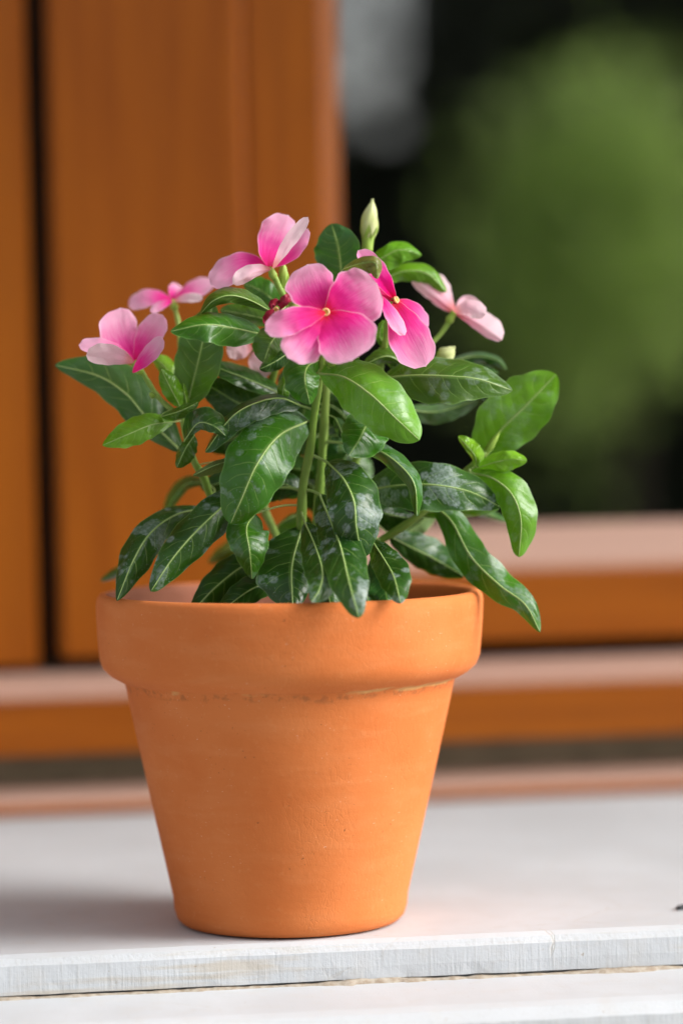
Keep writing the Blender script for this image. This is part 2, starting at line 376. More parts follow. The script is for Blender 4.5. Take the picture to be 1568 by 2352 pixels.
# a dark chip of stone lying on the sill near its front edge
rk = random.Random(4); bmk = bmesh.new(); bmesh.ops.create_icosphere(bmk, subdivisions=2, radius=1.0)
for v_ in bmk.verts:
    k = 1+0.35*noise.noise(v_.co*1.7); v_.co = Vector((v_.co.x*0.0034*k, v_.co.y*0.0020*k, max(-0.0007, v_.co.z*0.0013*k)))
mk = bpy.data.meshes.new('stone_chip'); bmk.to_mesh(mk); bmk.free()
ck = bpy.data.objects.new('stone_chip', mk); col.objects.link(ck); ck.location = (0.1438, -0.0122, 0.0006); ck.rotation_euler = (0, 0, 0.5)
mk.materials.append(mat_simple('chip_grey', (0.03, 0.036, 0.04), (0.06, 0.065, 0.07), 500, 0.7, 0.0005))
tag(ck, 'small dark grey stone chip lying on the white sill right of the pot', 'stone')
# ground far below, in front of the house
gm = mat_simple('paving_grey', (0.30, 0.29, 0.27), (0.38, 0.36, 0.33), 3, 0.9, 0.003)
tag(mesh_obj('ground', [(-40, -40, -0.9), (40, -40, -0.9), (40, 40, -0.9), (-40, 40, -0.9)], [(0, 1, 2, 3)], gm, smooth=False), kind='structure')
hw = mat_simple('house_plaster', (0.55, 0.50, 0.44), (0.60, 0.55, 0.48), 20, 0.9, 0.001)
def box(name, lo, hi, mat, parent=None, bev=0.0):
    return extrude_profile(name, [(lo[1], lo[2]), (hi[1], lo[2]), (hi[1], hi[2]), (lo[1], hi[2])], lo[0], hi[0], mat, parent, 'x', bevel=bev)
tag(box('house_wall', (-0.9, -0.099, -0.9), (1.3, 0.36, -0.301), hw), kind='structure')
tag(box('added_shade_lintel', (-0.9, -0.06, 0.80), (1.3, 0.303, 1.62), hw), kind='structure')  # unseen lintel, added to shade the upper window and cut top light
# dark room behind the glass
rm = mat_simple('room_dark', (0.035, 0.028, 0.02), (0.05, 0.04, 0.03), 3, 0.9)
X0, X1, Y0, Y1, Z0, Z1 = -0.9, 1.3, 0.41, 2.6, -0.301, 1.55
tag(mesh_obj('room', [(X0, Y0, Z0), (X1, Y0, Z0), (X1, Y1, Z0), (X0, Y1, Z0), (X0, Y0, Z1), (X1, Y0, Z1), (X1, Y1, Z1), (X0, Y1, Z1)],
    [(0, 1, 2, 3), (4, 7, 6, 5), (3, 2, 6, 7), (0, 3, 7, 4), (1, 5, 6, 2)], rm, smooth=False), kind='structure')

# ------------------------------------------------------------------ the wooden window
win = tag(empty('wooden_window', (0, 0.33, 0)), 'orange-brown stained wooden window with dark glass behind the flower pot', 'window')
def wpart(name, o):
    o.parent = win; o.matrix_parent_inverse = Matrix.Translation((0, -0.33, 0)); return o
XL, XR = -0.88, 1.28
wpart('', extrude_profile('base_moulding', [(0.2975, 0.0004), (0.2975, 0.0055), (0.3005, 0.0075), (0.333, 0.0125), (0.345, 0.0125), (0.345, 0.0004)], XL, XR, M_WOODX, bevel=0.0006))
wpart('', extrude_profile('seal_strip', [(0.322, 0.0118), (0.318, 0.0272), (0.350, 0.0272), (0.350, 0.0118)], XL, XR, M_SEAL, bevel=0.0))
wpart('', extrude_profile('bottom_rail', [(0.305, 0.0275), (0.305, 0.0540), (0.307, 0.0556), (0.334, 0.0625), (0.352, 0.0625), (0.352, 0.0305), (0.335, 0.0305), (0.331, 0.0275)], XL, XR, M_WOODX, bevel=0.0008))
ZT = 1.5
wpart('', extrude_profile('frame_board', [(-0.0668, 0.336), (-0.0640, 0.333), (0.0215, 0.333), (0.0262, 0.339), (0.0262, 0.40), (-0.0668, 0.40)], 0.0700, ZT, M_WOODZ, axis='z', bevel=0.0008))
wpart('', extrude_profile('side_board', [(-0.42, 0.336), (-0.0775, 0.336), (-0.0765, 0.338), (-0.0765, 0.40), (-0.42, 0.40)], 0.0665, ZT, M_WOODZ, axis='z', bevel=0.0008))
wpart('', extrude_profile('outer_board', [(-0.88, 0.336), (-0.432, 0.336), (-0.432, 0.40), (-0.88, 0.40)], 0.0665, ZT, M_WOODZ, axis='z', bevel=0.0008))
wpart('', box('rebate_strip', (-0.0775, 0.372, 0.0627), (-0.0655, 0.3995, ZT), M_DARK))
wpart('', box('gap_strip', (XL, 0.3525, 0.0500), (0.0260, 0.3985, 0.0663), M_DARK))
wpart('', extrude_profile('sash_stile', [(0.0276, 0.344), (0.0630, 0.344), (0.0745, 0.361), (0.0745, 0.372), (0.0276, 0.372)], 0.0720, ZT, M_WOODZ, axis='z', bevel=0.0008))
wpart('', extrude_profile('sash_stile', [(1.17, 0.344), (1.0, 0.344), (0.99, 0.361), (0.99, 0.372), (1.17, 0.372)], 0.0720, ZT, M_WOODZ, axis='z', bevel=0.0008))
wpart('', extrude_profile('sash_rail', [(0.336, 0.0715), (0.336, 0.1060), (0.338, 0.1085), (0.3605, 0.1265), (0.372, 0.1265), (0.372, 0.0715)], 0.0640, 0.9885, M_WOODX, bevel=0.0008))
wpart('', extrude_profile('top_rail', [(0.305, 1.501), (0.305, 1.60), (0.41, 1.60), (0.41, 1.501)], XL, XR, M_WOODX, bevel=0.0008))
wpart('', box('glass_pane', (0.070, 0.3645, 0.120), (1.0, 0.3685, ZT), M_GLASS))

# ------------------------------------------------------------------ garden that the glass mirrors (behind the photographer)
def leaf_cloud(name, n, boxf, size, mat, parent=None, seed=1):
    rnd = random.Random(seed); V = []; Fc = []
    for i in range(n):
        p = Vector(boxf(rnd)); a = Vector((rnd.gauss(0, 1), rnd.gauss(0, 1), rnd.gauss(0, 1))).normalized(); b = a.orthogonal().normalized()
        c = a.cross(b); th = rnd.uniform(0, 6.28); d1 = b*math.cos(th)+c*math.sin(th); d2 = a.cross(d1); s = size*rnd.uniform(.6, 1.3)
        k = len(V); V += [p-d1*s, p+d2*s*.45+a*s*.1, p+d1*s, p-d2*s*.45+a*s*.1]; Fc.append((k, k+1, k+2, k+3))
    return mesh_obj(name, V, Fc, mat, parent, smooth=False)
g_bright = mat_simple('bush_leaf', (0.36, 0.50, 0.12), (0.42, 0.58, 0.16), 4, 0.5, 0.001, 0.55)
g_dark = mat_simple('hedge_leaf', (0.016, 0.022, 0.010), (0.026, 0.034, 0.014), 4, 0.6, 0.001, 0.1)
def ellip(c, r, shell=0.35):
    def f(rnd):
        while True:
            d = Vector((rnd.gauss(0, 1), rnd.gauss(0, 1), rnd.gauss(0, 1)))
            if d.length > 1e-3: break
        d.normalize(); k = 1-shell*rnd.random()**1.5
        k *= 1+0.22*noise.noise(d*2.3+Vector(c))
        return (c[0]+d.x*r[0]*k, c[1]+d.y*r[1]*k, c[2]+d.z*r[2]*k)
    return f
bush = tag(empty('garden_bush', (1.42, -4.6, -0.9)), 'bright green leafy bush mirrored in the dark window glass', 'bush')
def gpart(o, e):
    o.parent = e; o.matrix_parent_inverse = Matrix.Translation(-Vector(e.location)); return o
LOBES = [((1.30, -4.6, .47), (.10, .14, .16), 5), ((1.37, -4.5, .74), (.09, .12, .10), .7), ((1.22, -4.7, .42), (.05, .1, .10), .7), ((1.49, -4.6, .50), (.07, .1, .12), 1.0)]
def bush_pt(r):
    c, g, k = r.choices(LOBES, [l[2] for l in LOBES])[0]
    return tuple(c[i]+r.gauss(0, g[i]) for i in range(3))
gpart(leaf_cloud('foliage', 2500, bush_pt, 0.034, g_bright, seed=3), bush)
TV, TF = tube_data(spline([(1.42, -4.6, -0.92), (1.40, -4.6, -0.3), (1.44, -4.6, 0.5)], 14), lambda t: 0.028*(1-0.6*t))
bark = mat_simple('bark', (0.05, 0.035, 0.022), (0.09, 0.065, 0.045), 40, 0.9, 0.003)
gpart(mesh_obj('trunk', TV, TF, bark), bush)
def hedge_pt(r):
    x = r.uniform(-5, 8); top = 2.3 if x > 1.55 else 1.15      # clipped lower on one side: a bit of sky shows there
    if x < 1.55 and r.random() < 0.10: return (x, r.uniform(-8.2, -7.7), r.uniform(1.1, 1.9))
    return (x, r.uniform(-8.3, -7.5), -0.9+(top+0.9)*r.random())
hedge = tag(empty('garden_hedge', (1.0, -8.0, -0.9)), 'tall dark evergreen hedge mirrored in the window glass', 'hedge')
gpart(leaf_cloud('foliage', 16000, hedge_pt, 0.085, g_dark, seed=5), hedge)
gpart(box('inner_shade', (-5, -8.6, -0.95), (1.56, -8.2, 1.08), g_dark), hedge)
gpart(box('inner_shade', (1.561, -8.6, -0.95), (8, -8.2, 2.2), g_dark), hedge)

# ------------------------------------------------------------------ terracotta pot
PXM = ZC/FPX
def pot():
    H = 0.1205
    prof = [(0, 0.0), (.0365, 0.0), (.0396, .0006), (.0414, .0024), (.0424, .0056), (.0428, .010), (.0486, .036), (.0539, .060), (.0582, .0800), (.0594, .0862), (.0600, .0884), (.0620, .0893), (.0652, .0911),
            (.0678, .0936), (.0690, .0968), (.0697, .1050), (.0701, .1120), (.0702, .1165), (.0699, .1187), (.0690, .1201), (.0676, .1205), (.0657, .1202), (.0644, .1190), (.0638, .1165), (.0632, .1080), (.0612, .092), (.0560, .075), (.0470, .040), (0, .040)]
    # refine
    fine = []
    for i in range(len(prof)-1):
        a, b = prof[i], prof[i+1]; L = math.hypot(b[0]-a[0], b[1]-a[1]); k = max(1, int(L/0.004))
        for j in range(k): fine.append((a[0]+(b[0]-a[0])*j/k, a[1]+(b[1]-a[1])*j/k))
    fine.append(prof[-1]); n = 128; V = []; Fc = []
    for (r, z) in fine:
        for k in range(n):
            a = 2*math.pi*k/n
            rr = r*(1+0.0022*noise.noise(Vector((math.cos(a)*1.3, math.sin(a)*1.3, z*12))))
            t = z/H
            x = rr*math.cos(a)+0.0019*t          # hand-thrown: axis leans slightly, rim a little out of level
            V.append((x, rr*math.sin(a), z - x*0.0065*t))
    for i in range(len(fine)-1):
        for k in range(n):
            a = i*n+k; b = i*n+(k+1) % n; Fc.append((a, b, b+n, a+n))
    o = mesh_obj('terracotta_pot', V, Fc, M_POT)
    bm = bmesh.new(); bm.from_mesh(o.data); bmesh.ops.remove_doubles(bm, verts=bm.verts, dist=1e-6)
    bmesh.ops.dissolve_degenerate(bm, edges=bm.edges, dist=1e-7); bmesh.ops.recalc_face_normals(bm, faces=bm.faces); bm.to_mesh(o.data); bm.free()
    return tag(o, 'round terracotta flower pot with a thick plain rim standing on the white sill', 'flower pot')
pot_o = pot(); pot_o.location.z = 0.0002
# soil
V = [(.0015, 0, .0985)]; Fc = []
for i in range(1, 15):
    for k in range(64):
        a = 2*math.pi*k/64; r = .0618*i/14
        V.append((r*math.cos(a)+.0015, r*math.sin(a), .0975+.003*noise.noise(Vector((math.cos(a)*r*120, math.sin(a)*r*120, 0)))+.0015*noise.noise(Vector((math.cos(a)*r*500, math.sin(a)*r*500, 5)))))
for k in range(64): Fc.append((0, 1+k, 1+(k+1) % 64))
for i in range(13):
    for k in range(64):
        a = 1+i*64+k; b = 1+i*64+(k+1) % 64; Fc.append((a, a+64, b+64, b))
tag(mesh_obj('potting_soil', V, Fc, M_SOIL), 'dark potting soil filling the terracotta pot under the leaves', 'soil', kind='stuff')

# ------------------------------------------------------------------ the periwinkle plant
plant = tag(empty('periwinkle_plant', (0, 0, 0.0975)), 'pink flowering periwinkle plant with glossy green leaves growing in the terracotta pot', 'potted plant')
PINV = Matrix.Translation((0, 0, -0.0975))
def ppart(o, parent=None):
    o.parent = parent or plant
    if parent is None: o.matrix_parent_inverse = PINV
    else: o.matrix_parent_inverse = (PINV).copy() if False else Matrix.Identity(4)
    return o

STEMS = [
 # control points (column, row, cm in front of axis), radius bottom/top in mm
 ([(690,1345,1.2),(692,1209,1.6),(694,1133,1.8),(699,1095,1.9),(711,1036,2.1),(722,948,2.3),(731,890,2.6),(738,838,2.9),(744,780,3.2),(748,722,4.6)], 2.1, 1.0),
 ([(715,1345,.2),(729,1183,.4),(738,1066,.6),(745,963,.7),(749,905,.8),(752,840,.6),(785,740,.4),(828,640,.3),(843,578,.3)], 2.0, 1.1),
 ([(640,1345,0),(560,1235,.3),(491,1153,.8),(467,1095,1.2),(446,1060,1.6),(426,995,1.6),(418,954,1.7)], 1.9, 1.2),
 ([(418,954,1.7),(388,935,1.6),(360,907,1.5),(328,857,1.4),(310,834,1.5)], 1.0, 0.9),
 ([(660,1345,-.2),(642,1255,-.4),(626,1212,-.8),(606,1165,-1.1),(596,1080,-1.2),(604,960,-.9),(640,810,.6),(657,705,2.0),(641,660,2.2),(625,624,2.3)], 1.7, 1.2),
 ([(735,1345,.3),(805,1285,.4),(880,1238,.6),(955,1189,.8),(1012,1140,.6),(1062,1089,.6),(1085,1068,.8),(1116,1038,.9)], 1.8, 1.0),
 ([(765,1345,-1),(798,1120,-.6),(819,1054,-.4),(835,990,0),(866,880,.5),(883,800,.8),(890,735,1.6),(906,692,2.5)], 1.7, 1.0),
 ([(862,890,.4),(930,838,0),(1003,776,-.3),(1042,720,-.4)], 1.0, 0.9),
 ([(420,965,1.7),(418,850,0),(412,775,-1),(408,735,-1.3),(398,696,-1.5)], 1.1, 0.9),
 ([(657,715,1.9),(648,660,2.0),(652,613,1.9)], 1.0, 1.1),
 ([(745,870,.8),(700,850,0),(620,830,-.5),(575,810,-.2)], .9, .8),
]
stem_pts = []
for pts, ra, rb in STEMS:
    path = spline([U(*p) for p in pts], 40)
    V, Fc = tube_data(path, lambda t, ra=ra, rb=rb: (ra+(rb-ra)*t)*0.001*(1+0.08*math.sin(t*31)), 10)
    ppart(mesh_obj('stem', V, Fc, M_STEM)); stem_pts += path

TONES = {  # leaf colour (linear) by tone name
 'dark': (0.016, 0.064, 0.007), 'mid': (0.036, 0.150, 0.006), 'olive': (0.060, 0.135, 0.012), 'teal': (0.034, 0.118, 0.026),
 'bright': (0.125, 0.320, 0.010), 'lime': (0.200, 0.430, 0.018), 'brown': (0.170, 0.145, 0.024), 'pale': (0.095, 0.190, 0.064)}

def blade(name, mid, L, R, dl, dr, mat, nu, nv, prof, wave=0.0, wfreq=2.5, phase=0.0, under=False, arch=0.0, ripple=0.0, sid=0.0):
    full = spline(mid, 240); us = [0.35*i/nu+0.65*0.5*(1-math.cos(math.pi*i/nu)) for i in range(nu+1)]
    path = [full[int(round(u*240))] for u in us]; V = []; uvs = []; Fc = []
    for i, p in enumerate(path):
        u = us[i]; k = int(round(u*240))
        a = full[max(0, k-8)]; b = full[min(240, k+8)]
        tx, ty = b.x-a.x, b.y-a.y; l = math.hypot(tx, ty) or 1; tx /= l; ty /= l
        f = prof(u)
        for j in range(nv+1):
            v = 1-2*j/nv; av = abs(v); W = L if v > 0 else R; D = dl if v > 0 else dr
            wv = wave*av**2*f*math.sin(6.283*wfreq*u+phase+(0 if v > 0 else 2.1))
            edge = 1+0.035*av**3*math.sin(6.283*(wfreq*2.3)*u+phase*1.7+(0 if v > 0 else 1.3))
            off = W*v*f*edge*(1+0.05*av*noise.noise(Vector((u*7, v*2, sid))))
            rip = ripple*f*(noise.noise(Vector((u*5, v*1.6, sid+9)))+0.5*noise.noise(Vector((u*11, v*3.5, sid+4))))
            V.append(U(p.x+ty*off, p.y-tx*off, p.z+D*f*(0.45*av+0.55*av*av)+wv+rip*(0.25+0.75*av)+arch*(1-av*av)*f))
            uvs.append((u, 0.5+0.5*v))
    for i in range(nu):
        for j in range(nv):
            a = i*(nv+1)+j; Fc.append((a, a+1, a+nv+2, a+nv+1))
    # which side is the upper face
    acc = Vector((0, 0, 0))
    for q in Fc:
        acc += (V[q[1]]-V[q[0]]).cross(V[q[3]]-V[q[0]])
    facing = acc.dot(CAM - V[len(V)//2]) > 0
    if facing == under: Fc = [tuple(reversed(q)) for q in Fc]
    return mesh_obj(name, V, Fc, mat, None, True, uvs), path

def leaf_profile(p=0.45, b=0.66, base=0.04):
    a = math.log(0.5)/math.log(p)
    def f(u):
        s = math.sin(math.pi*min(1, max(0, u))**a)
        g = max(0.0, s)**b
        if u > 0.66: g = min(g, ((1-u)/0.34)**(0.70 if b > 0.54 else 0.55))
        return max(g, base*(1-u)) if u < 0.999 else 0.0
    return f

leaf_n = 0
def leaf(mid, L, R, dl=-0.5, dr=-0.5, tone='mid', spots=0.0, p=0.45, b=0.6, wave=0.14, wf=2.2, under=False, rib=1.0, petiole=True, arch=0.0):
    global leaf_n; leaf_n += 1
    rnd = random.Random(leaf_n*13)
    o, path = blade('leaf', mid, L*1.06, R*1.06, dl, dr, M_LEAF, 34, 14, leaf_profile(p, b*0.86), wave, wf, rnd.uniform(0, 6.28), under, arch, 0.13, leaf_n*3.7)
    c = TONES[tone]; k = rnd.uniform(0.88, 1.12)
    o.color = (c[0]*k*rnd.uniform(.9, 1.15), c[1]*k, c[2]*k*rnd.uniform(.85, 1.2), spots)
    ppart(o)
    # midrib: a raised pale cord that runs on as the stalk to the nearest stem
    ln = sum(((U(*path[i+1])-U(*path[i])).length for i in range(len(path)-1)))
    P = [U(q.x, q.y, q.z+arch+0.0) for q in path[:-1]]
    if petiole:
        b0 = P[0]; near = min(stem_pts, key=lambda s: (s-b0).length + (0.02 if s.z > b0.z+0.004 else 0))
        d = (near-b0).length
        if 0.0015 < d < 0.022:
            m1 = b0.lerp(near, 0.5) + (b0-P[2]).normalized()*d*0.18
            P = [q for q in spline([near, m1, b0, P[2]], 12)][:-1] + P[2:]
    n = len(P)
    V, Fc = tube_data(P, lambda t: (0.00062*rib*min(1, max(.45, ln/0.055)))*(1-0.86*t**0.8), 8)
    # flatten the cord into the blade so that it is only slightly proud
    m = mesh_obj('midrib', V, Fc, M_RIB); m.parent = o
    return o

exec_leaves = [
 # --- low, near leaves hanging over the rim
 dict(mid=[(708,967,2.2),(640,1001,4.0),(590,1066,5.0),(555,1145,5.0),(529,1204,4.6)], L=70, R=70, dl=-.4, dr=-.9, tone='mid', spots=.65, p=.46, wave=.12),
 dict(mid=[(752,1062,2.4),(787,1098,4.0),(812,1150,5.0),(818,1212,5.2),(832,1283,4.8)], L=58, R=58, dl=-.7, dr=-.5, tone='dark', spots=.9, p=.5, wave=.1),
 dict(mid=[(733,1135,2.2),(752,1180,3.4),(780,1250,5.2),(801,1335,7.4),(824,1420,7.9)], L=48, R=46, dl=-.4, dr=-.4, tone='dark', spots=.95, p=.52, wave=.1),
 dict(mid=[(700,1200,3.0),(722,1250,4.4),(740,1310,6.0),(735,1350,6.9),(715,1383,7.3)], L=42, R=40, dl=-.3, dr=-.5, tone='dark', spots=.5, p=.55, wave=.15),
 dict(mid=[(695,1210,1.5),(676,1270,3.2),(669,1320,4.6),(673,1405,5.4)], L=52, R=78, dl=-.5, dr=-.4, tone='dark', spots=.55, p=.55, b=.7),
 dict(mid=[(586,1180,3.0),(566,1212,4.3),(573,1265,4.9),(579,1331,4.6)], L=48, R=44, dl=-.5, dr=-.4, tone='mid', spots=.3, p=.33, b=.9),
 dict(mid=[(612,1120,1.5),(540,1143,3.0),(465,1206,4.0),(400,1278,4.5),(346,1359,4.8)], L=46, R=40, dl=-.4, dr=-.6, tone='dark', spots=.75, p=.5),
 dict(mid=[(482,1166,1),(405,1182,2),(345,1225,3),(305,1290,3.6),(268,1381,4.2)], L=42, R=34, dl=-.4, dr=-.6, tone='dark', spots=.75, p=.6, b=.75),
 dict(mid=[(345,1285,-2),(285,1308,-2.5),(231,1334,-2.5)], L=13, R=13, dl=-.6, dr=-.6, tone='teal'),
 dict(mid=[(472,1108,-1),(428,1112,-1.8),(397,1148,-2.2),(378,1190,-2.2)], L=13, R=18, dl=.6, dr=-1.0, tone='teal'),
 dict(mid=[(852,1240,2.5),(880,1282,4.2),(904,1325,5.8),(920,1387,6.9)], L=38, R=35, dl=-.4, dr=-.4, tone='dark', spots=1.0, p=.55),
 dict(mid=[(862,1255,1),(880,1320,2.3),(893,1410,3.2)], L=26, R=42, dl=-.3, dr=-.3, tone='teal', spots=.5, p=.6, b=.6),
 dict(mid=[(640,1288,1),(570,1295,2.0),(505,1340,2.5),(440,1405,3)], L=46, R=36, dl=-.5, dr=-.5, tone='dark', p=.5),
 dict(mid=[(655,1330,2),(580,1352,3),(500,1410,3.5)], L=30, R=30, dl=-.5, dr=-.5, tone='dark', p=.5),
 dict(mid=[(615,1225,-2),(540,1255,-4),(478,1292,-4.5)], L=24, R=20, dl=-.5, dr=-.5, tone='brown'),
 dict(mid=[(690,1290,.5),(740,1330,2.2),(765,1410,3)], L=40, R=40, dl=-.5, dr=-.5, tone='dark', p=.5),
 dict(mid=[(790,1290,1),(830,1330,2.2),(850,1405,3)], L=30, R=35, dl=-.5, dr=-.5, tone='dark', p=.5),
 # --- right side
 dict(mid=[(998,1163,.8),(1038,1200,1.2),(1082,1280,1.9),(1148,1345,2.2),(1205,1388,2.4),(1240,1453,2.4)], L=38, R=38, dl=-.5, dr=-.3, tone='mid', spots=.5, p=.42, b=.65, rib=1.2, wave=.2),
 dict(mid=[(895,1232,.2),(944,1257,-.2),(998,1284,-.5),(1066,1324,-.5)], L=40, R=34, dl=-.4, dr=-.3, tone='teal', spots=.7, p=.5, rib=1.2),
 dict(mid=[(842,1125,1),(925,1114,2),(1000,1114,2.4),(1080,1130,2.2),(1150,1165,1.8)], L=50, R=58, dl=-.6, dr=.2, tone='dark', spots=1.0, p=.42, b=.7),
 dict(mid=[(955,1178,.4),(1060,1172,.6),(1146,1168,.6)], L=6, R=17, dl=-.5, dr=-.3, tone='bright', under=False),
 dict(mid=[(1060,1168,-2),(1115,1180,-2.5),(1168,1201,-2.5)], L=12, R=9, dl=-.5, dr=-.3, tone='pale'),
 dict(mid=[(850,1165,1),(900,1183,.8),(955,1192,.4)], L=20, R=36, dl=-.4, dr=-.4, tone='dark', spots=.4),
 dict(mid=[(905,1243,-1),(958,1208,-1.2),(1003,1172,-1.5)], L=14, R=22, dl=-.4, dr=-.4, tone='pale', under=True),
 dict(mid=[(806,1020,1.6),(868,1034,3.2),(920,1070,4),(952,1115,4.4),(957,1186,4.2)], L=20, R=20, dl=-1.0, dr=-1.1, tone='mid', spots=.5, p=.45),
 dict(mid=[(862,936,2.2),(840,978,3.6),(823,1012,4.2),(801,1046,4.6)], L=56, R=46, dl=-.6, dr=-.8, tone='mid', spots=.25, p=.5, b=.6),
 dict(mid=[(736,858,3),(790,866,4),(850,905,4.8),(905,957,5),(963,1011,4.6)], L=60, R=62, dl=-.8, dr=-.3, tone='bright', spots=.22, p=.48, b=.62, wave=.12),
 dict(mid=[(883,868,1.5),(950,862,2.5),(1038,864,3),(1100,871,3),(1177,897,2.6)], L=40, R=62, dl=-1.2, dr=.2, tone='olive', spots=.4, p=.42, b=.8),
 dict(mid=[(945,848,1),(890,818,1.5),(834,838,1.8)], L=16, R=20, dl=-.4, dr=-.6, tone='olive'),
 dict(mid=[(925,938,-.5),(1000,946,-.8),(1097,920,-1)], L=17, R=27, dl=-.4, dr=-.3, tone='pale', spots=.2),
 dict(mid=[(1028,832,-1.5),(1090,818,-1.8),(1140,826,-1.8),(1164,850,-1.8)], L=9, R=16, dl=-.6, dr=-.3, tone='teal', spots=.6),
 dict(mid=[(1055,848,-1.6),(1108,848,-1.7),(1144,860,-1.7)], L=12, R=16, dl=-.4, dr=-.3, tone='teal'),
 dict(mid=[(1092,903,-.5),(1124,911,-.6),(1140,938,-.6)], L=13, R=14, dl=-.5, dr=-.3, tone='teal'),
 dict(mid=[(1098,1055,-.4),(1149,989,0),(1207,932,.2),(1277,859,.2)], L=72, R=62, dl=.5, dr=.1, tone='bright', spots=.3, p=.52, b=.62, rib=1.2),
 dict(mid=[(1098,1074,1.2),(1135,1062,1.8),(1175,1055,2),(1210,1058,2)], L=21, R=25, dl=-.3, dr=-.2, tone='lime', p=.5),
 dict(mid=[(1092,1070,1),(1091,1048,1.6),(1073,1025,1.6),(1052,1002,1.4)], L=9, R=21, dl=-.4, dr=-.3, tone='lime', p=.42),
 dict(mid=[(1080,1086,1),(1130,1098,1.8),(1175,1135,2.4),(1196,1195,2.6),(1191,1280,2.4)], L=39, R=37, dl=-.5, dr=-.4, tone='bright', spots=.25, p=.5, rib=1.1),
 # --- middle
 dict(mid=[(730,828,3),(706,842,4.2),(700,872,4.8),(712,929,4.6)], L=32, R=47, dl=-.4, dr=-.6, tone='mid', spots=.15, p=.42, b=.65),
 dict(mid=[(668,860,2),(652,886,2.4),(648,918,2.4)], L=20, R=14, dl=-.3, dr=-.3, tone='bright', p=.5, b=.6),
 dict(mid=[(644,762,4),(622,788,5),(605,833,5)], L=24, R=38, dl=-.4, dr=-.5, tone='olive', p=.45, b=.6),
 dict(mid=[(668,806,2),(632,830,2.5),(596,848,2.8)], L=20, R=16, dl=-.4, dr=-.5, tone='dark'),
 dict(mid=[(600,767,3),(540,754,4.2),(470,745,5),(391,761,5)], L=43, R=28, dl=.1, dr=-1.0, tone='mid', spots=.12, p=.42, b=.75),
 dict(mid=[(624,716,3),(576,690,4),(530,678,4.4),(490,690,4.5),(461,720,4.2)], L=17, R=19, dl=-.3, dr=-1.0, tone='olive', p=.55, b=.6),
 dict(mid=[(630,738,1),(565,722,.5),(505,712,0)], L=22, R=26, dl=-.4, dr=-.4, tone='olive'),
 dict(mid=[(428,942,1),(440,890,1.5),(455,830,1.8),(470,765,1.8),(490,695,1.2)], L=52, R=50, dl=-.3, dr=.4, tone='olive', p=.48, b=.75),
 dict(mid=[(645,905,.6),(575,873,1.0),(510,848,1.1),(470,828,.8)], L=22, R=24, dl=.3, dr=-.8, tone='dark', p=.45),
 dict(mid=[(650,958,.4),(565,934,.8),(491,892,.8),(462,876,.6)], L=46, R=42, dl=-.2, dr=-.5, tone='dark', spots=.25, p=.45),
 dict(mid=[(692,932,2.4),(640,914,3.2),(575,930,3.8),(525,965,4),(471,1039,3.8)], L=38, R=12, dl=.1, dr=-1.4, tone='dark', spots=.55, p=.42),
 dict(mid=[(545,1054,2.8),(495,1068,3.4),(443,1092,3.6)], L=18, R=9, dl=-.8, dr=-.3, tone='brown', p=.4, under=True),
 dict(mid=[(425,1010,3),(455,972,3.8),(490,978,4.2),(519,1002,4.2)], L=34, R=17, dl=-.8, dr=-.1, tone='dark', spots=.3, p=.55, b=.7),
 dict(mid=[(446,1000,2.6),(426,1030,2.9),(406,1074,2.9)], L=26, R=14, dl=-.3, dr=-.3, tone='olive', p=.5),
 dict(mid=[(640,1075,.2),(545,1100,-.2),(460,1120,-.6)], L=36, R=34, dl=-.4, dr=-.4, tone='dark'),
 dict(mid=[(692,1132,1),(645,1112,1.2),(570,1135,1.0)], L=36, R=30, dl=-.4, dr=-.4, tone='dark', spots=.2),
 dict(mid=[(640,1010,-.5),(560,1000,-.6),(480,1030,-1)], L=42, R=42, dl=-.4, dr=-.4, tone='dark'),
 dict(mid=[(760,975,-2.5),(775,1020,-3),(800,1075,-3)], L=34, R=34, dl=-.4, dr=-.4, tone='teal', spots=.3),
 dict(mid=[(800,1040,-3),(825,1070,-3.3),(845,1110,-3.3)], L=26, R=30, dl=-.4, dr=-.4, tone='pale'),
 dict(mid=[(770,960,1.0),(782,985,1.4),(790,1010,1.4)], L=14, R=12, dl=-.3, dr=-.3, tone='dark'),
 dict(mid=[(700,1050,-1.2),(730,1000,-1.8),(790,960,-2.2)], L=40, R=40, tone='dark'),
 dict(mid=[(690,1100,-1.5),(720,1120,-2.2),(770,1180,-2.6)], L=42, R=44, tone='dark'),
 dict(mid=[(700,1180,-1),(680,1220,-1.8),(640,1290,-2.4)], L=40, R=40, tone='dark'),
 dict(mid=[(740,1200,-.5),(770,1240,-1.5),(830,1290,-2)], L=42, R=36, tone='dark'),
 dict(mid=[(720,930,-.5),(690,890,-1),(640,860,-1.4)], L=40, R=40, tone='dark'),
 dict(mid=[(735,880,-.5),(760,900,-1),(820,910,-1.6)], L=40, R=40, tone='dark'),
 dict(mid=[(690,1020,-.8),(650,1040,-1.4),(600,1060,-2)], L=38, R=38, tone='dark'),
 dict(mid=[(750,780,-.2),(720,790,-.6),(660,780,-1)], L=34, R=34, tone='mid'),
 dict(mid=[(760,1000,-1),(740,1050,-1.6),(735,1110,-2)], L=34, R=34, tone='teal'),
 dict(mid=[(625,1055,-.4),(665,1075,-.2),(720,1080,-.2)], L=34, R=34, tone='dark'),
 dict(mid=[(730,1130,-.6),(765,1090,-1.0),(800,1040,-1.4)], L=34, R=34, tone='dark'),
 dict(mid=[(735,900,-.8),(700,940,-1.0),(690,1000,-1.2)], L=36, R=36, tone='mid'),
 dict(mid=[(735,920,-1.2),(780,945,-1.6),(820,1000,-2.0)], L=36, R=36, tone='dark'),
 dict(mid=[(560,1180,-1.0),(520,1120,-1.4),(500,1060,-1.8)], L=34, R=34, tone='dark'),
 # --- left side
